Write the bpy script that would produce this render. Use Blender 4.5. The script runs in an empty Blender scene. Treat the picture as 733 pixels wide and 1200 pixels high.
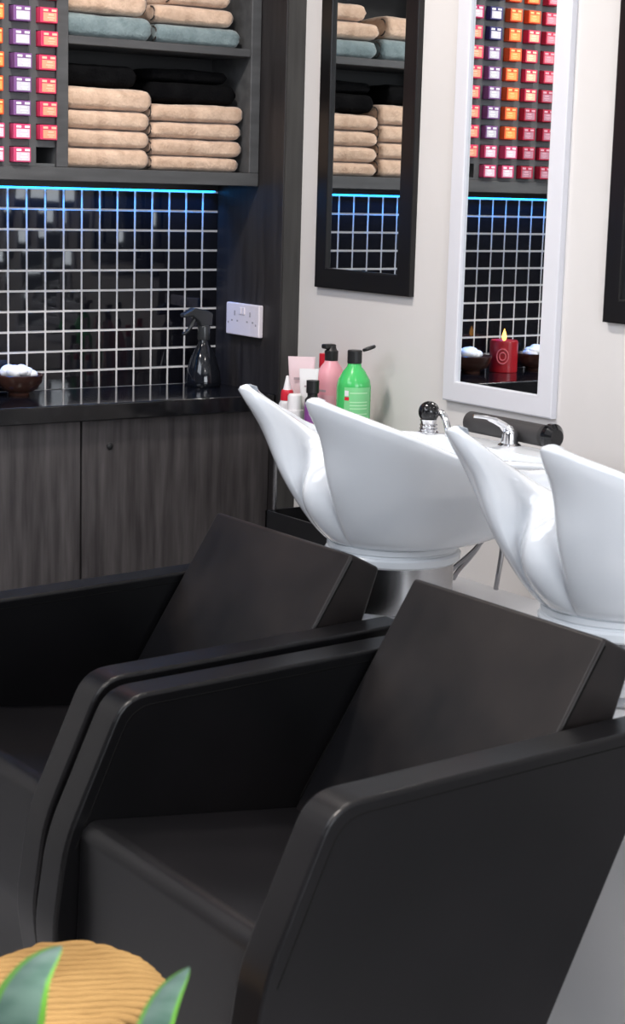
import bpy, bmesh, math, random
from mathutils import Vector, Matrix, noise
random.seed(7)
S = 0.05            # one authoring unit = 5 cm (the tile pitch)
FZ = -27.0          # floor height in units
col = bpy.context.scene.collection
PI = math.pi

def W(p):
    return Vector((p[0]*S, p[1]*S, (p[2]-FZ)*S))

# ------------------------------------------------------------------ materials
def mat(name, color, rough=.5, metal=0., bump=None, spec=.5, coat=0., trans=0., emit=None, estr=0., sheen=0., ior=1.45, sss=0):
    m = bpy.data.materials.new(name); m.use_nodes = True
    nt = m.node_tree; b = nt.nodes['Principled BSDF']
    b.inputs['Base Color'].default_value = (*color, 1)
    b.inputs['Roughness'].default_value = rough
    b.inputs['Metallic'].default_value = metal
    b.inputs['Specular IOR Level'].default_value = spec
    b.inputs['Coat Weight'].default_value = coat
    b.inputs['Coat Roughness'].default_value = .04
    b.inputs['Transmission Weight'].default_value = trans
    b.inputs['Sheen Weight'].default_value = sheen
    b.inputs['IOR'].default_value = ior
    if sss:
        b.inputs['Subsurface Weight'].default_value = sss
        b.inputs['Subsurface Scale'].default_value = .01
    if emit:
        b.inputs['Emission Color'].default_value = (*emit, 1)
        b.inputs['Emission Strength'].default_value = estr
    if bump:
        sc, st, dist = bump
        tc = nt.nodes.new('ShaderNodeTexCoord'); n = nt.nodes.new('ShaderNodeTexNoise')
        n.inputs['Scale'].default_value = sc; n.inputs['Detail'].default_value = 5
        bp = nt.nodes.new('ShaderNodeBump'); bp.inputs['Strength'].default_value = st; bp.inputs['Distance'].default_value = dist
        nt.links.new(tc.outputs['Object'], n.inputs['Vector']); nt.links.new(n.outputs['Fac'], bp.inputs['Height'])
        nt.links.new(bp.outputs['Normal'], b.inputs['Normal'])
    return m

def vary(m, c1, c2, scale, stretch=(1,1,1), detail=6, lo=.35, hi=.65, rough=None):
    nt = m.node_tree; b = nt.nodes['Principled BSDF']
    tc = nt.nodes.new('ShaderNodeTexCoord'); mp = nt.nodes.new('ShaderNodeMapping'); n = nt.nodes.new('ShaderNodeTexNoise')
    r = nt.nodes.new('ShaderNodeValToRGB')
    mp.inputs['Scale'].default_value = stretch
    n.inputs['Scale'].default_value = scale; n.inputs['Detail'].default_value = detail
    r.color_ramp.elements[0].position = lo; r.color_ramp.elements[1].position = hi
    r.color_ramp.elements[0].color = (*c1, 1); r.color_ramp.elements[1].color = (*c2, 1)
    nt.links.new(tc.outputs['Object'], mp.inputs['Vector']); nt.links.new(mp.outputs[0], n.inputs['Vector'])
    nt.links.new(n.outputs['Fac'], r.inputs['Fac']); nt.links.new(r.outputs['Color'], b.inputs['Base Color'])
    if rough:
        mr = nt.nodes.new('ShaderNodeMapRange'); mr.inputs['To Min'].default_value = rough[0]; mr.inputs['To Max'].default_value = rough[1]
        nt.links.new(n.outputs['Fac'], mr.inputs['Value']); nt.links.new(mr.outputs[0], b.inputs['Roughness'])
    return m

M = {}
M['wall'] = vary(mat('painted_wall', (.8,.77,.75), .75, bump=(60,.08,.002)), (.67,.645,.63), (.71,.685,.67), 1.2)
M['wall_dark'] = mat('unseen_wall_darkened', (.10,.10,.105), .7)  # unseen walls darkened so the leather and tiles reflect less light
M['ceiling'] = mat('ceiling_paint', (.8,.8,.8), .8)
M['wood'] = vary(mat('charcoal_wood', (.05,.045,.045), .5, spec=.35), (.034,.030,.031), (.088,.080,.080), 9, (6,6,.5), 8, .3, .72, (.42,.6))
M['wood_panel'] = vary(mat('panel_wood', (.03,.027,.027), .5, spec=.35), (.017,.015,.016), (.036,.033,.033), 9, (6,6,.5), 8, .3, .75, (.4,.55))
M['wood_edge'] = vary(mat('panel_edge_wood', (.05,.05,.048), .5, spec=.35), (.035,.034,.033), (.062,.06,.057), 9, (6,6,.5), 8, .3, .75)
M['cab_grey'] = vary(mat('grey_laminate', (.09,.09,.092), .5, spec=.4), (.060,.060,.062), (.085,.086,.088), 6, (1,6,6))
M['cab_dark'] = mat('dark_cabinet_back', (.012,.012,.013), .6)
M['rack'] = mat('rack_grey', (.085,.088,.09), .45)
M['void'] = mat('empty_cell_black', (.002,.002,.002), .9, spec=0)
M['grout'] = mat('white_grout', (.72,.70,.69), .8)
M['tile'] = mat('black_glass_tile', (.005,.005,.007), .05, spec=.5, bump=(9,.10,.002))
M['stone'] = vary(mat('black_stone', (.008,.008,.009), .1, spec=.55), (.005,.005,.006), (.016,.016,.018), 40, lo=.45, hi=.8)
M['leather'] = vary(mat('black_leather', (.014,.014,.016), .36, spec=.27, bump=(420,.22,.0006)), (.003,.003,.0035), (.0065,.006,.007), 2.2, detail=3, rough=(.25,.38))
M['leather_worn'] = vary(mat('worn_black_leather', (.02,.019,.02), .42, spec=.27, bump=(420,.22,.0006)), (.003,.003,.004), (.034,.027,.025), 2.6, detail=4, lo=.38, hi=.72, rough=(.32,.5))
M['seam'] = mat('seam_black', (.003,.003,.003), .8, spec=.1)
M['ceramic'] = mat('white_ceramic', (.84,.87,.91), .09, spec=.55, coat=.4)
M['ring'] = mat('white_collar', (.76,.79,.82), .2)
M['chrome'] = mat('chrome', (.75,.75,.77), .08, 1)
M['steel'] = mat('brushed_steel', (.46,.46,.47), .24, 1, bump=(90,.05,.001))
M['blk_gloss'] = mat('black_gloss_plastic', (.006,.006,.007), .1, spec=.6)
M['blk'] = mat('black_plastic', (.012,.012,.013), .4)
M['blk_foam'] = mat('dark_grey_foam', (.035,.033,.034), .55)
M['mirror'] = mat('mirror_glass', (.86,.88,.88), .004, 1)
M['frame_black'] = mat('black_frame', (.006,.0055,.006), .3, spec=.5)
M['frame_white'] = mat('white_frame', (.72,.72,.765), .32)
M['white_plastic'] = mat('white_plastic', (.78,.72,.76), .3)
M['socket_mark'] = mat('socket_grey', (.32,.29,.31), .5)
M['plinth'] = vary(mat('white_laminate', (.7,.7,.71), .3), (.80,.80,.81), (.84,.84,.85), 2)
M['led'] = mat('led_cyan', (.1,.6,1), .5, emit=(.01,.33,1.0), estr=8)
M['panel_light'] = mat('lamp_diffuser', (1,1,1), .5, emit=(1,.96,.9), estr=3)
def towel(name, c1, c2):
    m = vary(mat(name, c1, .95, spec=.1, sheen=.35 if c1[0] > .05 else 0), c1, c2, 30, detail=6)
    nt = m.node_tree; b = nt.nodes['Principled BSDF']
    tc = nt.nodes.new('ShaderNodeTexCoord')
    v = nt.nodes.new('ShaderNodeTexNoise'); v.inputs['Scale'].default_value = 170; v.inputs['Detail'].default_value = 3
    bp = nt.nodes.new('ShaderNodeBump'); bp.inputs['Strength'].default_value = .7; bp.inputs['Distance'].default_value = .003
    nt.links.new(tc.outputs['Object'], v.inputs['Vector']); nt.links.new(v.outputs['Fac'], bp.inputs['Height']); nt.links.new(bp.outputs['Normal'], b.inputs['Normal'])
    return m
M['beige'] = towel('beige_terry', (.50,.34,.24), (.70,.51,.38))
M['teal'] = towel('blue_grey_terry', (.14,.19,.20), (.22,.28,.29))
M['black_towel'] = towel('black_terry', (.0015,.0015,.002), (.004,.004,.0045))
M['hem_dark'] = mat('dark_hem_stitching', (.05,.04,.035), .9)
M['bowl_brown'] = vary(mat('brown_bowl', (.05,.02,.015), .25), (.028,.012,.009), (.085,.038,.028), 5, (1,1,4))
M['cotton'] = mat('white_cotton', (.88,.88,.9), .95, sheen=.3, bump=(40,.4,.005))
M['candle'] = mat('red_wax', (.36,.010,.018), .3, sss=.2)
M['candle_mark'] = mat('pale_red_mark', (.75,.16,.18), .5)
M['flame'] = mat('candle_flame', (1,.6,.1), .5, emit=(1,.42,.08), estr=5)
M['spray'] = mat('black_spray_plastic', (.006,.007,.010), .08, spec=.6)
M['spray_head'] = mat('dark_smoky_plastic', (.028,.030,.032), .25)
M['green'] = mat('green_shampoo', (.06,.52,.13), .25, coat=.3)
M['green_label'] = mat('pale_green_label', (.22,.66,.28), .4)
M['label_line'] = mat('label_print', (.5,.82,.5), .5)
M['red'] = mat('red_plastic', (.62,.02,.04), .3)
M['pinkb'] = mat('pink_bottle', (.80,.36,.42), .3)
M['pinkl'] = mat('pink_label', (.78,.42,.48), .4)
M['pinktube'] = mat('pale_pink_tube', (.80,.62,.65), .35)
M['greyprint'] = mat('grey_print', (.42,.33,.36), .5)
M['whitetube'] = mat('white_tube', (.82,.80,.81), .35)
M['purple'] = mat('purple_label', (.22,.06,.25), .4)
M['tealtape'] = mat('teal_ribbon', (.01,.16,.17), .5)
M['tan'] = vary(mat('tan_woven_cord', (.72,.42,.17), .85, spec=.1, bump=(90,.5,.003)), (.135,.078,.028), (.225,.14,.055), 5, detail=6)
M['leafc'] = vary(mat('leaf_grey_green', (.05,.13,.10), .4), (.025,.065,.048), (.07,.12,.10), 18, (1,1,3))
M['leafe'] = mat('leaf_bright_edge', (.065,.19,.022), .4)
M['pot'] = mat('dark_ceramic_pot', (.03,.03,.03), .4)
M['soil'] = mat('soil', (.03,.02,.012), .95, bump=(60,.6,.01))

def floor_mat():
    m = mat('pale_grey_floor_tile', (.5,.5,.5), .22)
    nt = m.node_tree; b = nt.nodes['Principled BSDF']
    tc = nt.nodes.new('ShaderNodeTexCoord'); br = nt.nodes.new('ShaderNodeTexBrick')
    br.offset = 0; br.inputs['Scale'].default_value = 1; br.inputs['Brick Width'].default_value = .6; br.inputs['Row Height'].default_value = .6
    br.inputs['Mortar Size'].default_value = .003
    br.inputs['Color1'].default_value = (.34,.34,.355,1); br.inputs['Color2'].default_value = (.32,.32,.335,1); br.inputs['Mortar'].default_value = (.26,.26,.27,1)
    nt.links.new(tc.outputs['Object'], br.inputs['Vector']); nt.links.new(br.outputs['Color'], b.inputs['Base Color'])
    return m
M['floor'] = floor_mat()

# ------------------------------------------------------------------ geometry helpers (all in units)
def BM(): return bmesh.new()

def box(bm, x0, x1, y0, y1, z0, z1, bev=0, seg=2, smooth=True):
    vs = [bm.verts.new((x, y, z)) for x in (x0, x1) for y in (y0, y1) for z in (z0, z1)]
    F = [(0,1,3,2),(4,6,7,5),(0,4,5,1),(2,3,7,6),(0,2,6,4),(1,5,7,3)]
    fs = [bm.faces.new([vs[i] for i in f]) for f in F]
    if bev:
        es = list({e for f in fs for e in f.edges})
        r = bmesh.ops.bevel(bm, geom=es, offset=bev, segments=seg, profile=.5, affect='EDGES', clamp_overlap=True)
    return bm

def prism(bm, pts, axis, a, b, bev=0, seg=3):
    """extrude a 2-D polygon along an axis: axis 'y' -> pts are (x,z); 'x' -> (y,z); 'z' -> (x,y)"""
    def mk(p, t):
        return {'y': (p[0], t, p[1]), 'x': (t, p[0], p[1]), 'z': (p[0], p[1], t)}[axis]
    A = [bm.verts.new(mk(p, a)) for p in pts]; B = [bm.verts.new(mk(p, b)) for p in pts]
    n = len(pts); fs = [bm.faces.new(A), bm.faces.new(B[::-1])]
    for i in range(n): fs.append(bm.faces.new([A[i], B[i], B[(i+1)%n], A[(i+1)%n]]))
    bmesh.ops.recalc_face_normals(bm, faces=fs)
    if bev:
        es = list({e for f in fs for e in f.edges})
        bmesh.ops.bevel(bm, geom=es, offset=bev, segments=seg, profile=.5, affect='EDGES', clamp_overlap=True)
    return bm

def rounded(pts, rad, n=5):
    out = []
    for i, p in enumerate(pts):
        a = Vector(pts[i-1]); p = Vector(p); c = Vector(pts[(i+1) % len(pts)]); r = rad.get(i, 0)
        if not r: out.append(tuple(p)); continue
        d1 = (a-p).normalized(); d2 = (c-p).normalized()
        for k in range(n+1):
            t = k/n; out.append(tuple(p + d1*r*(1-t)**2 + d2*r*t*t))
    return out

def lathe(bm, prof, c=(0,0,0), n=40, sx=1, sy=1):
    rings = []
    for r, z in prof:
        if r < 1e-6: rings.append([bm.verts.new((c[0], c[1], c[2]+z))])
        else: rings.append([bm.verts.new((c[0]+sx*r*math.cos(2*PI*k/n), c[1]+sy*r*math.sin(2*PI*k/n), c[2]+z)) for k in range(n)])
    for a, b in zip(rings, rings[1:]):
        for k in range(n):
            j = (k+1) % n
            if len(a) == 1 and len(b) > 1: bm.faces.new([a[0], b[j], b[k]])
            elif len(b) == 1 and len(a) > 1: bm.faces.new([a[k], a[j], b[0]])
            elif len(a) > 1: bm.faces.new([a[k], a[j], b[j], b[k]])
    return bm

def tube(bm, pts, r, n=12, cap=True):
    pts = [Vector(p) for p in pts]; rings = []
    rr = r if isinstance(r, (list, tuple)) else [r]*len(pts)
    up = None
    for i, p in enumerate(pts):
        t = (pts[min(i+1, len(pts)-1)] - pts[max(i-1, 0)]).normalized()
        if up is None: up = t.orthogonal().normalized()
        up = (up - t*up.dot(t)).normalized(); s = t.cross(up)
        rings.append([bm.verts.new(p + rr[i]*(up*math.cos(2*PI*k/n) + s*math.sin(2*PI*k/n))) for k in range(n)])
    for a, b in zip(rings, rings[1:]):
        for k in range(n):
            j = (k+1) % n; bm.faces.new([a[k], a[j], b[j], b[k]])
    if cap: bm.faces.new(rings[0][::-1]); bm.faces.new(rings[-1])
    return bm

def spl(P, per=8, closed=False):
    P = [Vector(p) for p in P]; n = len(P); out = []
    g = (lambda i: P[i % n]) if closed else (lambda i: P[max(0, min(n-1, i))])
    for i in range(n if closed else n-1):
        a, b, c, d = g(i-1), g(i), g(i+1), g(i+2)
        for k in range(per):
            t = k/per
            out.append(.5*((2*b) + (c-a)*t + (2*a-5*b+4*c-d)*t*t + (3*b-a-3*c+d)*t**3))
    if not closed: out.append(P[-1])
    return out

def root(name, loc, label, cat, group=None):
    o = bpy.data.objects.new(name, None); col.objects.link(o); o.location = W(loc)
    o.empty_display_size = .05
    o['label'] = label; o['category'] = cat
    if group: o['group'] = group
    o['_l'] = 0
    del o['_l']
    return o

ORG = {}
def build(name, bm, m, parent=None, loc=None, smooth=True, ang=35, label=None, cat=None, group=None, kind=None, wn=True):
    bmesh.ops.recalc_face_normals(bm, faces=bm.faces[:])
    if parent is not None:
        org = ORG[parent.name]
    elif loc is not None: org = W(loc)
    else: org = Vector((0, 0, 0))
    for v in bm.verts: v.co = W(v.co) - org
    me = bpy.data.meshes.new(name); bm.to_mesh(me); bm.free()
    me.materials.append(m if not isinstance(m, str) else M[m])
    if smooth:
        for p in me.polygons: p.use_smooth = True
        me.set_sharp_from_angle(angle=math.radians(ang))
    o = bpy.data.objects.new(name, me); col.objects.link(o)
    if parent is not None: o.parent = parent
    else: o.location = org
    ORG[o.name] = org
    if smooth and wn:
        md = o.modifiers.new('weighted_normal', 'WEIGHTED_NORMAL'); md.keep_sharp = True; md.weight = 80
    if label: o['label'] = label
    if cat: o['category'] = cat
    if group: o['group'] = group
    if kind: o['kind'] = kind
    return o

def thing(name, loc, label, cat, group=None):
    o = root(name, loc, label, cat, group); ORG[o.name] = W(loc); return o

def kids(o): return [c for c in col.objects if c.parent == o]
def dup(o, d=(0,0,0), label=None, skip=()):
    c = o.copy(); col.objects.link(c); c.location = o.location + Vector((d[0]*S, d[1]*S, d[2]*S))
    if label: c['label'] = label
    ORG[c.name] = ORG[o.name] + Vector((d[0]*S, d[1]*S, d[2]*S))
    for k in kids(o):
        if k.name.split('.')[0] in skip: continue
        kc = k.copy(); col.objects.link(kc); kc.parent = c
        for g in kids(k):
            gc = g.copy(); col.objects.link(gc); gc.parent = kc
    return c

def struct(name, bm, m, **k): return build(name, bm, m, kind='structure', **k)

# ------------------------------------------------------------------ room shell
XL, YF, ZC = -76.0, -128.0, 26.0
b = BM(); box(b, XL, 1, YF, 0, FZ-1, FZ); struct('floor', b, 'floor', smooth=False)
b = BM(); box(b, XL, 1, YF, 0, ZC, ZC+1); struct('ceiling', b, 'ceiling', smooth=False)
b = BM(); box(b, XL-1, 2, .03, 1, FZ, ZC); struct('wall_back', b, 'wall', smooth=False)
b = BM(); box(b, 1, 2, YF, 0, FZ, ZC); struct('wall_right', b, 'wall', smooth=False)
b = BM(); box(b, XL-1, XL, YF, 0, FZ, ZC); struct('wall_left', b, 'wall_dark', smooth=False)
# front wall with a shop window opening
b = BM()
wx0, wx1, wz0, wz1 = -66, -14, -20, 18
box(b, XL-1, wx0, YF-1, YF, FZ, ZC); box(b, wx1, 2, YF-1, YF, FZ, ZC)
box(b, wx0, wx1, YF-1, YF, FZ, wz0); box(b, wx0, wx1, YF-1, YF, wz1, ZC)
struct('wall_front', b, 'wall_dark', smooth=False)
b = BM()
for x in (wx0, (wx0+wx1)/2-.5, wx1-1): box(b, x, x+1, YF-.8, YF+.1, wz0, wz1)
for z in (wz0, wz1-1): box(b, wx0, wx1, YF-.8, YF+.1, z, z+1)
struct('window_1', b, 'frame_white', smooth=False)

# ------------------------------------------------------------------ tall wood panel, cabinet, worktop
b = BM(); box(b, -.08, 1.0, -6.2, 0, FZ, ZC, .03, 1)
pan = build('side_panel', b, 'wood_panel', loc=(.5,-3,FZ), ang=20, label='tall dark wood end panel between the cabinets and the white wall', cat='panel')
ORG[pan.name] = W((.5,-3,FZ))
b = BM(); box(b, -.02, 1.0, -6.26, -6.2, FZ+.02, ZC-.02); build('front_edging', b, 'wood_edge', pan)

# splashback: real tiles on grout
sb = thing('tiled_splashback', (-16,-.1,-9.9), 'glossy black square tile splashback with white grout lines', 'splashback')
b = BM(); box(b, -33, -.08, -.10, 0, -9.9, .0); build('grout', b, 'grout', sb, smooth=False)
b = BM()
g = .055
for i in range(0, 33):
    for j in range(0, 10):
        x1 = min(-i - g + (0 if i else 0), -.08) if i else -.09
        x0 = -(i+1) + g
        z1 = -j - g; z0 = max(-(j+1) + g, -9.88)
        bb = BM(); box(bb, x0, x1, -.14, -.05, z0, z1, .012, 1)
        c = Vector(((x0+x1)/2, -.1, (z0+z1)/2))
        R = Matrix.Rotation(random.gauss(0, .013), 4, 'X') @ Matrix.Rotation(random.gauss(0, .013), 4, 'Z')
        for v in bb.verts: v.co = c + R @ (v.co - c)
        me = bpy.data.meshes.new('t'); bb.to_mesh(me); bb.free(); b.from_mesh(me); bpy.data.meshes.remove(me)
build('tile', b, 'tile', sb, ang=50)

# base cabinets
XC0 = -33
doors = [(-10.72, -.12), (-21.4, -10.82), (-32.9, -21.5)]
lab = ['grey wood base cabinet beside the tall end panel, with small round knob', 'grey wood base cabinet left of the door gap, under the white cotton bowls',
       'grey wood base cabinet furthest left under the worktop']
for (x0, x1), lb in zip(doors, lab):
    t = thing('base_cabinet', ((x0+x1)/2, -2.7, FZ), lb, 'cabinet', 'base cabinets under the black worktop')
    b = BM(); box(b, x0, x1, -5.1, -.05, FZ+1.6, -10.75); box(b, x0+.1, x1-.1, -4.4, -.05, FZ, FZ+1.6); build('carcass', b, 'cab_dark', t, smooth=False)
    b = BM(); box(b, x0, x1, -5.5, -5.1, FZ+1.7, -10.78, .04, 2); d = build('door', b, 'wood', t)
    if x0 > -12:
        b = BM(); lathe(b, [(0,0),(.17,0),(.17,.04),(.1,.08),(0,.1)], n=16)
        for v in b.verts: v.co = Vector((v.co.x-9.25, -5.5-v.co.z, v.co.y-12.05))
        build('knob', b, 'blk', d)
b = BM(); box(b, XC0, -.09, -6.0, -.1, -10.72, -9.9, .07, 3)
build('worktop', b, 'stone', loc=(-16,-3,-10.72), label='polished black stone worktop over the grey wood base cabinets', cat='worktop')

# upper cabinet
uc = thing('wall_cabinet', (-16,-2,.34), 'grey open shelving unit on the wall above black tiles', 'cabinet')
b = BM()
box(b, XC0, -.12, -.3, -.02, .36, 19); build('back_board', b, 'cab_dark', uc, smooth=False)
b = BM(); box(b, XC0, -.12, -4.0, -.3, .36, 1.0, .03, 1); build('bottom_board', b, 'cab_grey', uc)
b = BM(); box(b, -.68, -.12, -4.0, -.3, 1.0, 19, .03, 1); build('side_board', b, 'cab_grey', uc)
b = BM(); box(b, -11.32, -10.72, -4.0, -.3, 1.0, 19, .03, 1); build('divider', b, 'cab_grey', uc)
b = BM(); box(b, -21.6, -21.0, -4.0, -.3, 1.0, 19, .03, 1); build('divider', b, 'cab_grey', uc)
b = BM(); box(b, -33, -32.4, -4.0, -.3, 1.0, 19, .03, 1); build('side_board', b, 'cab_grey', uc)
for z in (6.62, 12.6, 18.6):
    b = BM(); box(b, -10.72, -.68, -3.95, -.3, z, z+.38, .03, 1); build('shelf', b, 'cab_grey', uc)
    b = BM(); box(b, -32.4, -21.6, -3.95, -.3, z, z+.38, .03, 1); build('shelf', b, 'cab_grey', uc)
# light strip under it
ls = thing('light_strip', (-16,-.2,.1), 'glowing cyan blue light strip under the shelving unit along top of tiles', 'light')
b = BM(); box(b, -32.9, -.2, -.30, -.02, .055, .36); build('channel', b, 'blk', ls, smooth=False)
b = BM(); box(b, -32.8, -.35, -.26, -.06, .01, .055); build('diffuser', b, 'led', ls, smooth=False)

# socket
so = thing('wall_socket', (-.1,-3.12,-7.2), 'white double wall socket on the dark wood end panel', 'socket')
b = BM(); box(b, -.36, -.08, -4.68, -1.56, -7.2, -5.56, .06, 3); build('faceplate', b, 'white_plastic', so)
for y in (-2.4, -3.85):
    b = BM()
    box(b, -.368, -.355, y-.05, y+.05, -6.2, -5.95); box(b, -.368, -.355, y-.33, y-.19, -6.5, -6.42); box(b, -.368, -.355, y+.19, y+.33, -6.5, -6.42)
    build('pin_holes', b, 'socket_mark', so, smooth=False)
for y in (-2.95, -3.25):
    b = BM(); box(b, -.41, -.35, y-.11, y+.11, -6.1, -5.75, .02, 2); build('rocker_switch', b, 'white_plastic', so)
for y in (-1.8, -4.4):
    b = BM(); box(b, -.372, -.355, y-.05, y+.05, -6.63, -6.53); build('screw', b, 'socket_mark', so)

# ------------------------------------------------------------------ towels
def towel_bm(x0, x1, y0, y1, z0, z1, seed, sag=0.0, tilt=0.0):
    """folded towel: rounded front fold, soft top, layered ends"""
    bm = BM(); nx, nc = 26, 28
    rings = []
    cy, hy = (y0+y1)/2, (y1-y0)/2; cz, hz = (z0+z1)/2, (z1-z0)/2
    for i in range(nx+1):
        u = i/nx; x = x0 + (x1-x0)*u
        e = min(u, 1-u)*(x1-x0)/.38
        k = 1 if e >= 1 else math.sqrt(max(0, 1-(1-e)**2))
        ky = .90 + .10*k; kz = .45 + .55*k
        ring = []
        for c in range(nc):
            a = 2*PI*c/nc; ca, sa = math.cos(a), math.sin(a)
            py = math.copysign(abs(ca)**.42, ca); pz = math.copysign(abs(sa)**.55, sa)
            n = noise.noise(Vector((x*.9+seed*7.3, py*1.3+seed, pz*1.5+seed*3)))
            n2 = noise.noise(Vector((x*3.2+seed*2.3, py*3, pz*3+seed*5)))
            z = cz + hz*pz*kz + (.05*n + .02*n2 if pz > 0 else .0) + (tilt*(u-.5)*2*hz*.25 if pz > 0 else 0)
            y = cy + hy*py*ky + (.07*n + .03*n2)*(1 if py < 0 else 0)
            ring.append(bm.verts.new((x + .05*n2, y, min(z, z1+.02))))
        rings.append(ring)
    for a, b2 in zip(rings, rings[1:]):
        for c in range(nc):
            d = (c+1) % nc; bm.faces.new([a[c], a[d], b2[d], b2[c]])
    bm.faces.new(rings[0][::-1]); bm.faces.new(rings[-1])
    return bm

def stitches(x, y0, y1, z0, z1):
    """dark hem loop on the folded end of a towel, facing the gap"""
    pts = []
    for k in range(15):
        a = -PI/2 + PI*k/14
        pts.append((x, y0+.45 - .40*math.cos(a), (z0+z1)/2 + (z1-z0)*.36*math.sin(a)))
    return tube(BM(), pts, .035, 6)

def put_towel(x0, x1, z0, z1, m, word, lab_, grp, seed, yf=-3.55, tilt=0):
    cx = (x0+x1)/2
    o = build('folded_towel', towel_bm(x0, x1, yf, -.7, z0, z1, seed, tilt=tilt), m, loc=(cx,-2,z0), ang=60,
              label=lab_, cat='towel', group=grp)
    if m == 'beige' or m == 'teal':
        inner = x1-.28 if cx < -6 else x0+.28
        build('hem', stitches(inner + (.26 if cx < -6 else -.26), yf+.12, -.7, z0, z1), 'hem_dark', o)
pos = ['bottom towel', 'second towel from the bottom', 'third towel from the bottom', 'top beige towel']
zl = [1.0, 1.97, 2.82, 3.72, 4.78]
for k in range(4):
    put_towel(-10.65+.02*k, -6.1+[0,.0,.02,.12][k]*1, zl[k], zl[k+1], 'beige', '', 'folded beige terry towel, %s of left stack on lower shelf' % pos[k], 'towels on the lower shelf', k+1)
zr = [1.0, 1.72, 2.55, 3.36, 4.22]
for k in range(4):
    put_towel(-5.95-.02*k, [-.95,-.8,-.85,-.72][k], zr[k], zr[k+1], 'beige', '', 'folded beige terry towel, %s of right stack on lower shelf' % pos[k], 'towels on the lower shelf', k+11, tilt=[0,.1,.2,.5][k])
put_towel(-10.6, -6.7, 4.80, 5.85, 'black_towel', '', 'folded black towel on top of the left beige stack, lower shelf', 'towels on the lower shelf', 21, yf=-3.3)
put_towel(-5.9, -1.0, 4.26, 5.25, 'black_towel', '', 'folded black towel lying directly on the right beige stack, lower shelf', 'towels on the lower shelf', 22, yf=-3.2)
put_towel(-5.8, -1.4, 5.27, 5.9, 'black_towel', '', 'uppermost thin folded black towel over the right beige stack', 'towels on the lower shelf', 23, yf=-3.0)
put_towel(-10.6, -6.0, 7.0, 8.12, 'teal', '', 'folded blue grey towel, bottom of left stack on middle shelf', 'towels on the middle shelf', 31)
put_towel(-10.6, -6.3, 8.14, 9.3, 'beige', '', 'folded beige towel over the left blue grey one, middle shelf', 'towels on the middle shelf', 32)
put_towel(-5.75, -1.0, 7.0, 7.95, 'teal', '', 'folded blue grey towel, bottom of right stack on middle shelf', 'towels on the middle shelf', 33)
put_towel(-5.85, -1.4, 7.97, 8.85, 'beige', '', 'folded beige towel resting on the right blue grey one, middle shelf', 'towels on the middle shelf', 34)
put_towel(-5.0, -1.6, 8.87, 9.75, 'beige', '', 'uppermost beige towel of right stack, middle shelf', 'towels on the middle shelf', 35)
# ------------------------------------------------------------------ colour tube rack
CX = [-11.83 - 1.345*i for i in range(7)]; CZ = [1.52 + 1.045*j for j in range(10)]
rk = thing('display_rack', (-16,-2,1.0), 'grey grid rack holding rows of coloured dye boxes', 'rack')
b = BM(); box(b, -20.95, -11.35, -1.2, -.4, 1.0, 12.5); build('back_panel', b, 'void', rk, smooth=False)
b = BM()
xe = [-11.34] ; hw, hh = .48, .37
edges = []
prev = -11.34
for cx in CX:
    edges.append((cx+hw, prev)); prev = cx-hw
edges.append((-20.98, prev))
for x0, x1 in edges: box(b, x0, x1, -3.85, -1.2, 1.01, 12.55)
build('upright', b, 'rack', rk, smooth=False)
b = BM(); prev = 1.01
for cz in CZ:
    box(b, -20.97, -11.35, -3.84, -1.2, prev, cz-hh); prev = cz+hh
box(b, -20.97, -11.35, -3.84, -1.2, prev, 12.54)
build('cross_shelf', b, 'rack', rk, smooth=False)

KINDS = {  # body, label, words
 'pink_tan': ((.72,.04,.12), (.78,.36,.22), 'hot pink dye box with orange tan label'),
 'magenta': ((.45,.015,.11), (.75,.55,.60), 'magenta dye box with pale label'),
 'lilac': ((.20,.08,.25), (.62,.60,.66), 'purple dye box with silver white label'),
 'navy': ((.03,.025,.14), (.62,.60,.66), 'navy dye box with silver white label'),
 'pink_white': ((.62,.06,.17), (.78,.62,.70), 'pink dye box with white label'),
 'orange': ((.85,.10,.02), (.95,.38,.10), 'orange dye box with amber label'),
 'crimson': ((.42,.010,.045), (.45,.22,.28), 'crimson dye box with grey pink label'),
 'pink_cream': ((.62,.025,.09), (.80,.52,.34), 'pink dye box with cream label'),
 'rose': ((.55,.02,.07), (.72,.25,.30), 'rose red dye box with pink label'),
}
KM = {}
for k, (a, l, w) in KINDS.items():
    KM[k] = (mat('box_'+k, a, .35), mat('box_label_'+k, l, .4), mat('box_print_'+k, tuple(min(1, c*1.3+.12) for c in l), .4))
def kind(i, j):
    if i == 0: return None if j == 0 else ('pink_tan' if j < 8 else 'magenta')
    if i == 1: return 'pink_white' if j < 2 else ('lilac' if j < 7 else 'navy')
    if i == 2: return 'pink_white' if j < 2 else 'orange'
    if i == 3: return 'crimson' if j < 4 else ('pink_cream' if j < 8 else 'orange')
    if i == 4: return 'crimson' if j < 5 else 'rose'
    return 'crimson' if (i*3+j) % 3 else 'rose'
protos = {}
colw = ['first column from the towels', 'second column from the towels', 'third column from the towels', 'fourth column from the towels', 'fifth column from the towels', 'sixth column from the towels', 'seventh column from the towels']
roww = ['bottom row', 'second row up', 'third row up', 'fourth row up', 'fifth row up', 'sixth row up', 'seventh row up', 'eighth row up', 'ninth row up', 'tenth row up']
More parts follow.
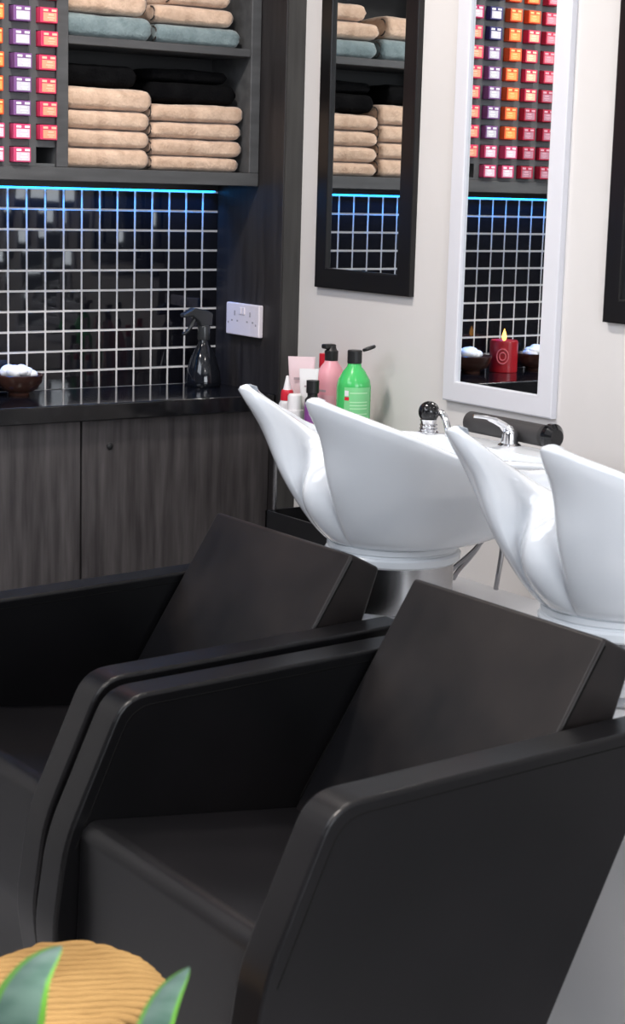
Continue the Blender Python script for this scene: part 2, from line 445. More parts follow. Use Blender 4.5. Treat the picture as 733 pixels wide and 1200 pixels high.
for i, cx in enumerate(CX):
    for j, cz in enumerate(CZ):
        k = kind(i, j)
        if not k: continue
        lb = '%s, %s, %s' % (KINDS[k][2], colw[i], roww[j])
        if k not in protos:
            loc = (cx, -2.8, cz-.35)
            b = BM(); box(b, cx-.44, cx+.44, -4.22, -1.6, cz-.35, cz+.33, .04, 2)
            o = build('dye_box', b, KM[k][0], loc=loc, label=lb, cat='box', group='dye boxes in the grey rack')
            b = BM(); box(b, cx-.30, cx+.36, -4.235, -4.215, cz-.28, cz+.10); l = build('label_panel', b, KM[k][1], o, smooth=False)
            b = BM()
            for (u0, u1, v0, v1) in ((-.30,-.06,.15,.25),(.12,.36,.15,.25),(-.05,.22,-.02,.04),(-.1,.26,-.14,-.10),(-.02,.2,-.22,-.19)):
                box(b, cx+u0, cx+u1, -4.245, -4.225, cz+v0, cz+v1)
            build('print', b, KM[k][2], l, smooth=False)
            protos[k] = (o, cx, cz)
        else:
            o, px, pz = protos[k]
            sh = random.uniform(-.03,.03)
            dup(o, (cx-px+sh, random.uniform(-.12,.1), cz-pz), lb)

# ------------------------------------------------------------------ worktop things
def cotton_bowl(x, y, lb, seed):
    t = thing('cotton_bowl', (x,y,-9.9), lb, 'bowl', 'bowls of cotton wool on the worktop')
    b = BM(); lathe(b, [(0,0),(.52,0),(.55,.06),(.50,.12),(.85,.28),(1.08,.58),(1.20,.98),(1.16,1.02),(1.02,.62),(.8,.34),(.3,.2),(0,.18)], (x,y,-9.9), 48)
    build('bowl', b, 'bowl_brown', t)
    b = BM()
    random.seed(seed)
    for k in range(13):
        a = random.uniform(0, 2*PI); r = random.uniform(0, .72) if k else 0; s = random.uniform(.26,.42)
        mm = Matrix.Translation((x+r*math.cos(a), y+r*math.sin(a), -9.9+1.0+.12*(1-r)+random.uniform(-.08,.18))) @ Matrix.Diagonal((s, s, s*.75, 1))
        bmesh.ops.create_icosphere(b, subdivisions=3, radius=1, matrix=mm)
    for v in b.verts: v.co += Vector((1,1,1))*.04*noise.noise(v.co*3)
    c = build('cotton_wool', b, 'cotton', t, ang=180); c['kind'] = 'stuff'
cotton_bowl(-12.1, -1.5, 'brown bowl of white cotton wool, nearest the spray bottle', 3)
cotton_bowl(-14.75, -1.45, 'brown bowl of white cotton wool just left of the red candle', 4)
cotton_bowl(-19.6, -1.5, 'brown bowl of white cotton wool beyond the candle, seen in white mirror', 5)
random.seed(11)
cd = thing('pillar_candle', (-17.05,-1.6,-9.9), 'lit red pillar candle with round pale mark, reflected in white mirror', 'candle')
b = BM(); lathe(b, [(0,0),(.78,0),(.82,.06),(.82,1.75),(.76,1.85),(.62,1.78),(.4,1.6),(0,1.55)], (-17.05,-1.6,-9.9), 48); build('wax', b, 'candle', cd)
b = BM()
for r in (.34, .18):
    pts = []
    for k in range(25):
        a = 2*PI*k/24; dx = r*math.cos(a)*1.0; th = dx/.83
        # mark faces the wall with the mirrors (+x) and the room
        ph = -PI/4 + th
        pts.append((-17.05+.83*math.cos(ph), -1.6+.83*math.sin(ph), -9.9+.95+r*1.25*math.sin(a)))
    tube(b, pts, .035, 6, cap=False)
build('round_mark', b, 'candle_mark', cd)
b = BM(); tube(b, [(-17.05,-1.6,-8.35),(-17.03,-1.6,-8.0)], .03, 8); build('wick', b, 'blk', cd)
b = BM(); lathe(b, [(0,0),(.09,.06),(.14,.2),(.11,.42),(.04,.62),(0,.74)], (-17.04,-1.6,-8.12), 20); build('flame', b, 'flame', cd)

sp = thing('spray_bottle', (-1.65,-1.5,-9.9), 'glossy black trigger spray bottle in worktop corner by the panel', 'bottle')
cx, cy = -1.65, -1.5
b = BM(); lathe(b, [(0,0),(.86,0),(.93,.1),(.93,.3),(.86,.8),(.66,1.5),(.42,1.95),(.28,2.25),(.26,2.5)], (cx,cy,-9.9), 48); build('bottle_body', b, 'spray', sp)
b = BM(); lathe(b, [(.0,2.4),(.32,2.4),(.33,2.5),(.33,3.05),(.26,3.15),(0,3.15)], (cx,cy,-9.9), 32); build('collar', b, 'spray_head', sp)
b = BM()
prism(b, [(.38,3.1),(.42,3.75),(.1,3.92),(-.7,4.06),(-1.35,3.72),(-1.30,3.55),(-.8,3.62),(-.35,3.3),(-.3,3.1)], 'y', -.24, .24, .08, 3)
for v in b.verts: v.co += Vector((cx, cy, -9.9))
build('spray_head', b, 'spray_head', sp)
b = BM(); tube(b, spl([(cx-.55,cy,-6.4),(cx-.75,cy,-6.75),(cx-.98,cy,-7.05),(cx-1.25,cy,-7.2)], 5), [.11]*8+[.09]*8, 10); build('trigger', b, 'spray_head', sp)

# ------------------------------------------------------------------ mirrors
def mirror(y0, y1, z0, z1, w, fm, lb, xg=.84, xf=.66, prof=0.07):
    """y0 > y1; frame as four mitred mouldings in one mesh"""
    t = thing('wall_mirror', (1.0,(y0+y1)/2,z0), lb, 'mirror', 'tall framed mirrors on the white wall')
    b = BM()
    # section from outside to inside: (offset inwards, x)
    sec = [(0,1.0),(0,xf+prof),(.06,xf+prof-.03),(w-.12,xf),(w-.03,xf+.02),(w,xf+.05),(w,xg+.02)]
    loops = []
    for o_, x in sec:
        loops.append([b.verts.new((x, y, z)) for y, z in ((y0-o_, z0+o_), (y1+o_, z0+o_), (y1+o_, z1-o_), (y0-o_, z1-o_))])
    for A, B in zip(loops, loops[1:]):
        for k in range(4):
            j = (k+1) % 4; b.faces.new([A[k], A[j], B[j], B[k]])
    b.faces.new(loops[-1][::-1]); b.faces.new(loops[0])
    build('frame', b, fm, t, ang=20)
    b = BM(); vs = [b.verts.new((xg, y, z)) for y, z in ((y0-w, z0+w), (y1+w, z0+w), (y1+w, z1-w), (y0-w, z1-w))]; b.faces.new(vs)
    build('glass', b, 'mirror', t, smooth=False)
mirror(-7.95, -15.55, -4.40, 19, .95, 'frame_black', 'tall black framed mirror beside the wood panel, above the bottles')
mirror(-18.25, -25.45, -8.80, 16, .9, 'frame_white', 'tall white framed mirror reflecting dye boxes and red candle')
mirror(-28.15, -35.7, -4.55, 19, .95, 'frame_black', 'black framed mirror cut off at the right edge, above near basin')

# ------------------------------------------------------------------ basins
def make_basin(yc, label):
    X0 = -9.4
    t = thing('shampoo_basin', (X0, yc, -15.0), label, 'basin', 'white backwash basins with neck horns')
    half = [(-3.55,0,-8.62),(-3.66,.65,-8.45),(-4.2,1.2,-7.85),(-5.1,1.5,-7.15),(-5.78,1.76,-6.72),(-6.02,2.14,-6.62),(-5.72,2.62,-6.74),(-5.15,3.12,-7.0),(-4.4,3.66,-7.3),
            (-3.1,4.35,-7.82),(-1,5.0,-8.66),(1,5.25,-8.85),(3,5.15,-9.1),(4.7,4.5,-9.2),(5.7,3.1,-9.22),(6.0,1.5,-9.22),(6.05,0,-9.22)]
    ctrl = half + [(x,-y,z) for x,y,z in half[-2:0:-1]]
    rim = spl(ctrl, 6, True); n = len(rim)
    bm = BM(); rings = []
    ZB = -12.3; BX = -.5
    ang = [math.atan2(p.y, p.x) for p in rim]
    def ring(f): rings.append([bm.verts.new(f(k)) for k in range(n)])
    # underside cap & outer surface
    RB = 2.42
    ring(lambda k: Vector((BX+1.8*math.cos(ang[k]), 1.8*math.sin(ang[k]), ZB-.02)))
    NS = 16
    def outer(k, s):
        p = rim[k]; a = ang[k]; ca, sa = math.cos(a), math.sin(a)
        R = math.hypot(p.x, p.y)
        front = max(0, -ca)                      # 1 at the neck side
        # smoothed outline without the notch
        d_ = abs(abs(a)-PI)                      # angle away from the neck axis
        t_ = min(1, d_/.52); t_ = t_*t_*(3-2*t_)
        Rs = 6.15*(1-t_) + R*t_                  # outline with the notch filled in
        q_ = s**2.4
        Rn = Rs + (R-Rs)*q_
        pw = .45 + .32*((1+math.cos(d_))/2)**1.6
        h = s**pw
        z = ZB + (p.z - .12 - ZB)*s
        r = RB + (Rn-RB)*h
        tip = math.exp(-((d_-.26)/.24)**2)       # the horns overhang: hollow just under their tips
        r -= .30*tip*math.sin(PI*max(0, min(1, (s-.25)/.75))**1.7)**2
        return Vector((r*ca + BX*(1-h), r*sa, z))
    for i in range(NS+1):
        s = (i/NS)**1.25
        ring(lambda k: outer(k, s))
    def inw(k): # inward unit direction in plan along the rim normal
        a, c = rim[k-1], rim[(k+1) % n]; tv = (c-a); tv.z = 0; tv.normalize()
        return Vector((-tv.y, tv.x, 0)) if (Vector((-tv.y, tv.x, 0)).dot(-Vector((rim[k].x-1.2, rim[k].y, 0))) > 0) else Vector((tv.y, -tv.x, 0))
    ins = []
    for k in range(n):
        ins.append(inw(k))
    # smooth the directions
    for _ in range(4):
        ins = [(ins[k-1]+ins[k]*2+ins[(k+1) % n]).normalized() for k in range(n)]
    def deck(k):
        c = max(0, math.cos(ang[k])); return .46 + .72*c**3
    for q_, dz in ((.10,.0),(.35,.06),(.65,.06),(1.0,-.02)):
        ring(lambda k: rim[k] + ins[k]*(deck(k)*q_*1.5) + Vector((0,0,dz)))
    # inside surface: the outside moved inwards by the wall thickness, then a floor down to the drain
    def shell(k, s):
        o_ = outer(k, s); rim_d = deck(k)*1.5
        th = .42 + (rim_d-.42)*max(0, (s-.55)/.45)**2
        rad = Vector((o_.x-BX*.6, o_.y, 0)); L = rad.length
        dirn = (rad*(-1/L)).lerp(ins[k], s**2).normalized()
        return o_ + dirn*min(th, L*.8) + Vector((0,0,.30*(1-s)))
    for i in range(1, 15):
        s_ = 1 - .86*i/14
        ring(lambda k: shell(k, s_))
    low = [v.co.copy() for v in rings[-1]]
    for g_ in (.3, .6, .85):
        ring(lambda k: low[k].lerp(Vector((1.0, 0, ZB+.45)), g_))
    for A, B in zip(rings, rings[1:]):
        for k in range(n):
            j = (k+1) % n; bm.faces.new([A[k], A[j], B[j], B[k]])
    bm.faces.new(rings[0][::-1]); bm.faces.new(rings[-1])
    for v in bm.verts: v.co += Vector((X0, yc, 0))
    build('bowl', bm, 'ceramic', t, ang=80)
    b = BM(); lathe(b, [(1.5,.0),(2.42,.0),(2.52,.08),(2.54,.3),(2.48,.38),(2.40,.40),(2.38,.46),(2.46,.50),(2.46,.68),(2.3,.75),(1.5,.75)], (X0+BX,yc,-12.98), 64); build('collar', b, 'ring', t)
    b = BM(); lathe(b, [(0,.04),(2.5,.04),(2.52,.1),(2.4,.2),(2.28,.3),(2.28,2.0),(0,2.0)], (X0+BX,yc,-14.98), 64); build('pedestal', b, 'steel', t)
    b = BM(); lathe(b, [(0,.0),(.42,.0),(.45,.05),(.3,.1),(0,.08)], (X0+1.0,yc,-11.84), 24); build('drain', b, 'chrome', t)
    # mixer tap
    tx, ty, tz = X0+5.0, yc, -9.2
    b = BM(); lathe(b, [(0,0),(.45,0),(.46,.08),(.34,.16),(.30,.5),(.26,.62),(0,.66)], (tx,ty,tz), 28)
    mt = build('mixer_tap', b, 'chrome', t)
    for sgn in (-.17, .17):
        b = BM(); tube(b, spl([(tx+.1,ty+sgn,tz+.45),(tx-.2,ty+sgn+.1,tz+.8),(tx-.75,ty+sgn*.8+.35,tz+1.1),(tx-1.35,ty+.6,tz+1.2)], 6), [.13]*6+[.10]*6+[.07]*7, 10)
        build('lever', b, 'chrome', mt)
    # hand shower parked in the rim
    hx, hy, hz = -5.0, yc+4.15, -9.1
    b = BM(); lathe(b, [(0,-.35),(.42,-.35),(.42,.0),(.34,.04),(.34,.10),(.38,.14),(.33,.18),(.33,.24),(.37,.28),(.32,.32),(.32,.42),(.36,.5),(0,.55)], (hx-.1,hy,hz), 24)
    hs = build('hand_shower', b, 'chrome', t)
    b = BM(); bmesh.ops.create_uvsphere(b, u_segments=24, v_segments=16, radius=.43, matrix=Matrix.Translation((hx-.1,hy,hz+.8))); build('shower_knob', b, 'blk_gloss', hs)
    b = BM(); tube(b, spl([(hx+.1,hy-.1,hz+.85),(hx+.2,hy-.55,hz+.72),(hx+.2,hy-.85,hz+.25),(hx+.2,hy-.95,hz-.2)], 6), .14, 12); build('neck', b, 'chrome', hs)
    # braided supply hoses below
    for pts in ([(-5.0,yc+.3,-12.3),(-4.9,yc+1.1,-13.4),(-5.0,yc+2.0,-14.4),(-5.0,yc+2.3  ,-14.8)],
                [(-5.1,yc+.0,-12.3),(-5.1,yc+.9,-13.3),(-5.3,yc+2.0,-14.3),(-5.35,yc+2.55  ,-14.8)],
                [(-4.9,yc-.3,-12.3),(-4.7,yc-.2,-13.2),(-4.7,yc-.05,-14.2),(-4.7,yc+.05,-14.8)]):
        b = BM(); tube(b, spl(pts, 6), .10, 8); build('supply_hose', b, 'steel', t)
    return t
B1 = make_basin(-28.75, 'white ceramic basin behind the left black chair, bottles beyond its rim')
B2 = dup(B1, (0,-11.8,0), 'white ceramic basin behind the right black chair, cut by the right edge')

b = BM(); box(b, -12.6, -3.9, -47.0, -21.5, FZ, -15.0, .06, 2)
build('plinth', b, 'plinth', loc=(-8,-34,FZ), label='long white boxed plinth carrying the basins along the wall', cat='plinth')

nr = thing('neck_roll', (-3.6,-28.6,-8.9), 'dark grey foam roll with black end lying behind the left basin tap', 'cushion')
def ycyl(y0, y1, r, x, z, rr=.1):
    b = BM(); lathe(b, [(0,0),(r-rr,0),(r,rr),(r,(y1-y0)-rr),(r-rr,(y1-y0)),(0,(y1-y0))], (0,0,0), 32)
    for v in b.verts: v.co = Vector((x+v.co.x, y0+v.co.z, z+v.co.y))
    return b
build('roll', ycyl(-30.0,-25.4,.42,-3.65,-8.66), 'blk_foam', nr)
build('end_cap', ycyl(-30.6,-30.0,.52,-3.65,-8.66,.2), 'blk_gloss', nr)

# ------------------------------------------------------------------ chairs
def make_chair(label):
    c0 = -41.2
    t = thing('salon_chair', (-20,c0,FZ), label, 'chair', 'black leather backwash armchairs')
    P = [(-25.45,-14.1),(-13.95,-13.77),(-15.6,-16.9),(-20.1,-25.6),(-27.0,-25.6),(-27.75,-21.0),(-27.35,-18.2)]
    P = rounded(P, {0: .75, 5: .8, 6: .8})
    for y0, y1 in ((-47.0,-45.75),(-36.55,-35.3)):
        b = BM(); prism(b, P, 'y', y0, y1, .30, 5); a = build('arm', b, 'leather', t, ang=60)
        # piping just below the top edge
        for yy in (y0-.0, y1+.0):
            b = BM(); off = .26
            pts = [(x, yy, z) for x, z in rounded([(-27.0,-18.4),(-25.2,-14.45),(-14.3,-14.12)], {1: .7})]
            tube(b, pts, .018, 6)
            build('piping', b, 'seam', a)
    b = BM()
    prism(b, [(-26.9,-17.85),(-26.55,-17.55),(-19.3,-18.5),(-16.5,-19.3),(-17.8,-25.4),(-26.6,-25.4),(-27.05,-21.5)], 'y', -45.78, -36.52, .42, 6)
    build('seat', b, 'leather', t, ang=60)
    b = BM()
    prism(b, [(-15.15,-11.62),(-13.95,-12.22),(-14.8,-14.6),(-17.1,-19.6),(-19.6,-18.6)], 'y', -45.35, -36.7, .13, 4)
    bk = build('backrest', b, 'leather_worn', t, ang=60)
    for yy in (-45.36, -36.69):
        b = BM(); tube(b, [(-15.15,yy,-11.85),(-19.3,yy,-18.2)], .025, 6); build('piping', b, 'seam', bk)
    for x in (-25.6,-19.8):
        for y in (-46.2,-36.1):
            b = BM(); lathe(b, [(0,0),(.45,0),(.45,.2),(.3,.3),(.3,1.45),(0,1.45)], (x,y,FZ), 20); build('leg', b, 'steel', t)
    return t
C2 = make_chair('black leather armchair in front, at the right basin')
C1 = dup(C2, (.35,12.45,0), 'black leather armchair behind, at the left basin near cabinets')

# ------------------------------------------------------------------ trolley with bottles
tr = thing('salon_trolley', (-1.3,-12.6,FZ), 'black two tray salon trolley on thin rods behind left basin', 'trolley')
TX0, TX1, TY0, TY1 = -3.2, .6, -15.6, -10.0
def tray(z, h, name):
    b = BM(); w = .12
    box(b, TX0, TX1, TY0, TY1, z, z+.15); box(b, TX0, TX0+w, TY0, TY1, z, z+h); box(b, TX1-w, TX1, TY0, TY1, z, z+h)
    box(b, TX0, TX1, TY0, TY0+w, z, z+h); box(b, TX0, TX1, TY1-w, TY1, z, z+h)
    build(name, b, 'blk', tr, smooth=False)
tray(-11.75, .5, 'upper_tray'); tray(-17.6, 2.7, 'lower_tray'); tray(-25.2, 1.2, 'bottom_tray')
for x in (TX0+.3, TX1-.3):
    for y in (TY0+.3, TY1-.3):
        b = BM(); tube(b, [(x,y,-25.2),(x,y,-11.7)], .11, 12); build('rod', b, 'steel', tr)
        b = BM(); lathe(b, [(0,0),(.4,0),(.5,.12),(.5,.88),(.4,1.0),(0,1.0)], (0,0,0), 20)
        for v in b.verts: v.co = Vector((x+v.co.x*1, y+(v.co.z-.5)*.6, FZ+.5+v.co.y))
        build('caster', b, 'blk', tr)
        b = BM(); tube(b, [(x,y,FZ+.9),(x,y,-25.2)], .12, 10); build('caster_stem', b, 'steel', tr)
b = BM()
tube(b, spl([(-3.3,-15.4,-14.6),(-3.35,-15.55,-15.1),(-3.28,-15.4,-15.8),(-3.4,-15.55,-16.4)], 6), .09, 8)
tube(b, spl([(-3.3,-15.75,-14.6),(-3.3,-15.7,-15.3),(-3.35,-15.8,-16.3)], 6), .06, 8)
build('ribbon', b, 'tealtape', loc=(-3.3,-15.5,-16.4), label='teal ribbon hanging over the corner of black trolley tray', cat='ribbon')
ZT = -11.59
def lab_cyl(c, r, z0, z1, a0, a1, n=16):
    b = BM(); A=[];B=[]
    for k in range(n+1):
        a = a0+(a1-a0)*k/n
        A.append(b.verts.new((c[0]+r*math.cos(a), c[1]+r*math.sin(a), z0))); B.append(b.verts.new((c[0]+r*math.cos(a), c[1]+r*math.sin(a), z1)))
    for k in range(n): b.faces.new([A[k],A[k+1],B[k+1],B[k]])
    return b
FA = math.atan2(-65, -48)          # direction towards the room
# green bottle
c = (-1.0,-13.85)
t = thing('shampoo_bottle', (*c,ZT), 'bright green bottle with open black flip cap behind left basin', 'bottle')
b = BM(); lathe(b, [(0,0),(.72,0),(.8,.08),(.8,3.0),(.74,3.3),(.52,3.68),(.34,3.9),(.30,4.1),(0,4.1)], (*c,ZT), 40); build('bottle_body', b, 'green', t)
b = BM(); lathe(b, [(0,4.05),(.33,4.05),(.34,4.1),(.34,4.62),(.30,4.66),(0,4.66)], (*c,ZT), 28); cp = build('cap', b, 'blk', t)
b = BM(); lathe(b, [(0,-.06),(.3,-.06),(.33,0),(.3,.07),(0,.07)], (0,0,0), 24)
R = Matrix.Rotation(.30, 4, 'Y'); Rz = Matrix.Rotation(-.62, 4, 'Z')
for v in b.verts:
    p = v.co + Vector((.38,0,0)); p = Matrix.Rotation(-.36, 4, 'Y') @ p; p = Rz @ p
    v.co = Vector((c[0]+.24, c[1]-.18, ZT+4.62)) + p
build('flip_lid', b, 'blk', cp)
lb_ = build('label_panel', lab_cyl(c, .808, ZT+.4, ZT+3.0, FA-.55, FA+1.15), 'green_label', t)
b = BM()
for z in (2.72, 2.3, 2.15, 2.0, 1.75, 1.5, 1.3):
    bb = lab_cyl(c, .814, ZT+z, ZT+z+.05, FA-.2, FA+.9); me = bpy.data.meshes.new('t'); bb.to_mesh(me); b.from_mesh(me); bpy.data.meshes.remove(me)
build('print', b, 'label_line', lb_)
b = lab_cyl(c, .816, ZT+2.4, ZT+2.56, FA-.52, FA-.25); build('red_mark', b, 'red', lb_)
b = lab_cyl(c, .816, ZT+2.6, ZT+2.85, FA-.52, FA-.28); build('white_mark', b, 'whitetube', lb_)
# pink bottle
c = (-.4,-11.15)
t = thing('conditioner_bottle', (*c,ZT), 'pink bottle with black pump cap left of green one', 'bottle')
b = BM(); lathe(b, [(0,0),(.62,0),(.7,.08),(.7,2.8),(.66,3.2),(.5,3.6),(.34,3.8),(.30,3.95),(0,3.95)], (*c,ZT), 40); build('bottle_body', b, 'pinkb', t)
b = BM(); lathe(b, [(0,3.9),(.32,3.9),(.33,4.35),(.25,4.42),(.2,4.6),(0,4.62)], (*c,ZT), 28); build('pump_collar', b, 'blk', t)
b = BM(); box(b, c[0]-.42, c[0]+.2, c[1]-.15, c[1]+.3, ZT+4.45, ZT+4.68, .08, 3); build('pump_nozzle', b, 'blk', t)
build('label_panel', lab_cyl(c, .708, ZT+.5, ZT+2.3, FA-1.3, FA+.3), 'pinkl', t)
build('print', lab_cyl(c, .712, ZT+2.45, ZT+2.55, FA-1.1, FA-.3), 'greyprint', t)
# tubes
def tubeobj(name, c, w, H, m, lb, capm):
    t = thing(name, (*c,ZT), lb, 'tube')
    b = BM(); n = 24; rings = []
    d = Vector((65,-48,0)).normalized(); e = Vector((-48,-65,0)).normalized()
    for i in range(9):
        s = i/8; z = ZT+.5+(H-.5)*s; a = w*(.62+.38*s); bth = max(.03, .36*(1-s)**.8)
        rings.append([b.verts.new(Vector((c[0],c[1],z)) + d*a*math.cos(2*PI*k/n) + e*bth*math.sin(2*PI*k/n)) for k in range(n)])
    for A, B in zip(rings, rings[1:]):
        for k in range(n): j=(k+1)%n; b.faces.new([A[k],A[j],B[j],B[k]])
    b.faces.new(rings[0][::-1]); b.faces.new(rings[-1]); build('tube_body', b, m, t)
    b = BM(); lathe(b, [(0,0),(.36,0),(.38,.5),(0,.5)], (*c,ZT), 24); build('cap', b, capm, t)
    return t, d, e
t, d, e = tubeobj('cream_tube', (-1.3,-9.98), .66, 4.0, 'pinktube', 'pale pink crimped tube at the left of bottles', 'whitetube')
def strip(c, d, e, u0, u1, z0, z1, off): 
    b = BM(); vs = [b.verts.new(Vector((c[0],c[1],z)) + d*u + e*off) for u, z in ((u0,z0),(u1,z0),(u1,z1),(u0,z1))]; b.faces.new(vs); return b
build('print', strip((-1.3,-9.98), d, e, -.35, -.05, ZT+2.9, ZT+3.02, .23), 'greyprint', t)
build('print', strip((-1.3,-9.98), d, e, .15, .5, ZT+3.1, ZT+3.2, .23), 'greyprint', t)
t, d, e = tubeobj('cream_tube', (-1.95,-11.55), .46, 3.6, 'whitetube', 'white crimped tube between pink tube and pink bottle', 'whitetube')
build('print', strip((-1.95,-11.55), d, e, -.2, .2, ZT+2.75, ZT+2.83, .22), 'greyprint', t)
c = (-2.55,-12.75); t = thing('serum_bottle', (*c,ZT), 'small black bottle with purple label before the white tube', 'bottle')
b = BM(); lathe(b, [(0,0),(.33,0),(.36,.05),(.36,2.3),(.24,2.45),(.24,2.6),(.3,2.62),(.3,3.2),(0,3.22)], (*c,ZT), 28); build('bottle_body', b, 'blk', t)
build('label_panel', lab_cyl(c, .365, ZT+1.2, ZT+2.2, FA-1.4, FA+1.4), 'purple', t)
c = (-2.35,-10.35); t = thing('applicator_bottle', (*c,ZT), 'small white bottle with red collar and pointed white nozzle', 'bottle')
b = BM(); lathe(b, [(0,0),(.38,0),(.4,.05),(.4,1.8),(.3,2.0),(0,2.0)], (*c,ZT), 28); build('bottle_body', b, 'whitetube', t)
b = BM(); lathe(b, [(0,2.0),(.32,2.0),(.3,2.4),(.26,2.5),(0,2.5)], (*c,ZT), 28); build('collar', b, 'red', t)
b = BM(); lathe(b, [(0,2.5),(.2,2.5),(.07,3.15),(0,3.18)], (*c,ZT), 20); build('nozzle', b, 'whitetube', t)
c = (-2.75,-11.6); t = thing('cream_jar', (*c,ZT), 'plain white lidded jar just behind the basin horns', 'jar')
b = BM(); lathe(b, [(0,0),(.38,0),(.4,.05),(.4,1.7),(0,1.7)], (*c,ZT), 28); build('jar_body', b, 'whitetube', t)
b = BM(); lathe(b, [(0,1.7),(.34,1.7),(.34,2.35),(.28,2.45),(0,2.45)], (*c,ZT), 28); build('lid', b, 'whitetube', t)
c = (.1,-9.9); t = thing('styling_bottle', (*c,ZT), 'red capped bottle mostly hidden behind the pink bottle', 'bottle')
b = BM(); lathe(b, [(0,0),(.33,0),(.33,3.2),(.2,3.4),(0,3.4)], (*c,ZT), 24); build('bottle_body', b, 'whitetube', t)
b = BM(); lathe(b, [(0,3.4),(.27,3.4),(.27,4.1),(0,4.12)], (*c,ZT), 24); build('cap', b, 'red', t)

# ------------------------------------------------------------------ ribbed stool and plant
pc = (-31.0,-43.85); PT = -18.5
st = thing('woven_stool', (*pc,FZ), 'round tan woven stool with ribbed cord top before the chair', 'stool')
b = BM(); R0 = 2.45
rows = 17; pitch = 2*R0/rows
d = Vector((.90,-.44,0)).normalized(); e = Vector((.44,.90,0)).normalized()
for i in range(rows):
    u = -R0 + pitch*(i+.5); hl = math.sqrt(max(.05, R0*R0-u*u))
    c_ = Vector((pc[0],pc[1],PT-.13)) + e*u
    m_ = 20; pts = [c_ + d*(hl*(2*k/m_-1)) + Vector((0,0,.05*noise.noise((c_+d*(hl*(2*k/m_-1)))*1.7) - .25*((2*k/m_-1)**8))) for k in range(m_+1)]
    tube(b, pts, [pitch*.35]+[pitch*.47]*(m_-1)+[pitch*.35], 10)
build('ribbed_top', b, 'tan', st, ang=70)
b = BM(); prof = [(0,0),(1.9,0)]
NR = 24
for k in range(NR*6+1):
    s = k/(NR*6); z = .05 + (PT-.35-FZ)*s; prof.append((2.05+.22*math.sin(PI*s)+.09*abs(math.sin(PI*NR*s)), z))
prof.append((0, PT-.3-FZ))
lathe(b, prof, (*pc,FZ), 48); build('woven_side', b, 'tan', st, ang=60)

pl = thing('snake_plant', (-38.2,-57.2,FZ), 'blurred snake plant with green edged leaves in near left corner', 'plant')
b = BM(); lathe(b, [(0,0),(1.5,0),(1.6,.1),(2.0,4.6),(2.1,4.7),(2.1,5.0),(1.9,5.0),(1.85,4.4),(0,4.4)], (-38.2,-57.2,FZ), 48); build('pot', b, 'pot', pl)
b = BM(); lathe(b, [(0,4.55),(1.85,4.5)], (-38.2,-57.2,FZ), 48); build('soil', b, 'soil', pl)
def leaf(pts, w, twist=0, face=Vector((-.57,-.80,.15))):
    P = spl(pts, 8); n = len(P); bm = BM(); be = BM()
    L = []
    for i, p in enumerate(P):
        s = i/(n-1); tdir = (P[min(i+1,n-1)]-P[max(i-1,0)]).normalized()
        side = tdir.cross(face).normalized(); nor = side.cross(tdir).normalized()
        ww = w*(min(1, .55+.9*s) if s < .5 else 1)*(1-max(0,(s-.45)/.55)**2.2) + .004
        row = []
        for k in range(9):
            u = k/4-1
            row.append(p + side*ww*u + nor*(-.16*ww*(1-u*u)))
        L.append(row)
    for i in range(n-1):
        for k in range(8):
            tgt = be if k in (0,7) else bm
            vs = [tgt.verts.new(q) for q in (L[i][k], L[i][k+1], L[i+1][k+1], L[i+1][k])]
            tgt.faces.new(vs)
    for q in (bm, be): bmesh.ops.remove_doubles(q, verts=q.verts[:], dist=.0005)
    l = build('leaf', bm, 'leafc', pl, ang=80); build('leaf_edge', be, 'leafe', l, ang=80)
base = Vector((-38.2,-57.2,FZ+4.4))
leaf([base+Vector((.6,-.1,0)), (-37.3,-57.1,-19), (-36.45,-56.75,-15.2), (-35.72,-56.33,-13.0), (-35.05,-56.26,-12.18)], .40)
leaf([base+Vector((-.2,.5,0)), (-38.6,-56.2,-19), (-38.15,-55.5,-15.2), (-37.78,-55.3,-13.1), (-37.4,-55.2,-12.25), (-36.8,-55.12,-11.84)], .52)
leaf([base+Vector((-.8,0,0)), (-39.6,-57.1,-20), (-40.3,-57.0,-17), (-40.8,-56.9,-15.2)], .5)
leaf([base+Vector((.1,-.6,0)), (-38.0,-58.2,-20.5), (-37.8,-58.8,-18), (-37.5,-59.3,-16.6)], .5)

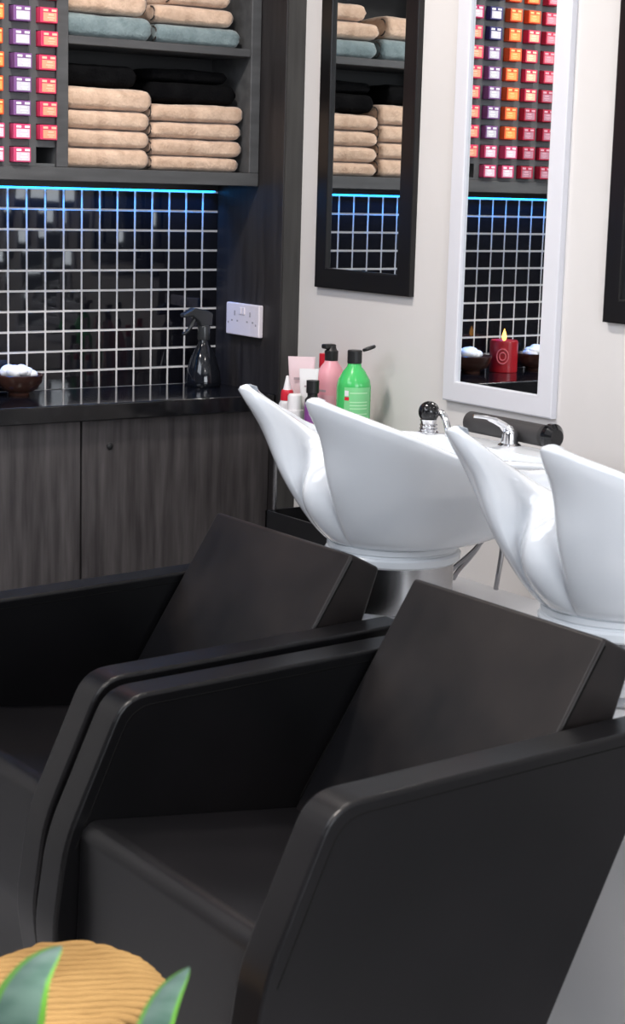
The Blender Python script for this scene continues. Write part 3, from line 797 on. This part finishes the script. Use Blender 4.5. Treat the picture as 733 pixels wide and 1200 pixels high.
# ------------------------------------------------------------------ lights
def area(name, loc, size, size_y, energy, color, target):
    l = bpy.data.lights.new(name, 'AREA'); l.shape = 'RECTANGLE'; l.size = size*S; l.size_y = size_y*S; l.energy = energy; l.color = color
    o = bpy.data.objects.new(name, l); col.objects.link(o); o.location = W(loc)
    d = W(target) - W(loc); o.rotation_euler = d.to_track_quat('-Z', 'Y').to_euler(); return o
k = 0
for (x, y) in ((-18,-20),(-16,-52),(-44,-20),(-40,-52),(-30,-90)):
    t = thing('ceiling_light', (x,y,ZC), 'square white ceiling light panel above the room', 'light', 'ceiling light panels')
    b = BM(); box(b, x-3.2, x+3.2, y-3.2, y+3.2, ZC-.5, ZC, .1, 2); build('housing', b, 'frame_white', t)
    b = BM(); box(b, x-2.8, x+2.8, y-2.8, y+2.8, ZC-.56, ZC-.5); build('diffuser', b, 'panel_light', t)
    area('ceiling_lamp', (x,y,ZC-.7), 4, 4, (24, 6, 13, 34, 11)[k], (1,.93,.87), (x,y,FZ)).data.spread = 1.25 if k == 3 else 3.1; k += 1
area('window_daylight', (-34,-124,6), 44, 24, 84, (.88,.93,1), (-20,-20,-8))
area('upper_left_fill', (-62,-38,19), 34, 16, 27, (.84,.90,1), (-8,-34,-12))  # added fill from the upper left, no window stands here
area('strip_glow', (-16,-.5,.0), 31, .3, 2.6, (.008,.26,1), (-16,-.35,-6)).data.spread = 1.7
w = bpy.data.worlds.new('World'); bpy.context.scene.world = w; w.use_nodes = True
w.node_tree.nodes['Background'].inputs['Color'].default_value = (.85,.92,1,1); w.node_tree.nodes['Background'].inputs['Strength'].default_value = .25

# ------------------------------------------------------------------ camera (solved from the tile grid)
yaw, pitch, roll = .6109, .1835, .0278
f = Vector((math.sin(yaw)*math.cos(pitch), math.cos(yaw)*math.cos(pitch), -math.sin(pitch)))
r = f.cross(Vector((0,0,1))).normalized(); u = r.cross(f)
c_, s_ = math.cos(roll), math.sin(roll)
r2 = c_*r + s_*u; u2 = -s_*r + c_*u
cam = bpy.data.cameras.new('camera'); co = bpy.data.objects.new('camera', cam); col.objects.link(co)
mw = Matrix((r2, u2, -f)).transposed().to_4x4(); mw.translation = W((-49.1305,-79.5285,.5204)); co.matrix_world = mw
cam.sensor_fit = 'VERTICAL'; cam.sensor_height = 24; cam.lens = 2066.14/1200*24
cam.clip_start = .02; cam.clip_end = 100
cam.dof.use_dof = True; cam.dof.focus_distance = 3.9; cam.dof.aperture_fstop = 6.3
sc = bpy.context.scene; sc.camera = co
sc.view_settings.view_transform = 'Standard'; sc.view_settings.look = 'None'; sc.view_settings.exposure = 0
sc.cycles.use_denoising = True; sc.cycles.max_bounces = 10
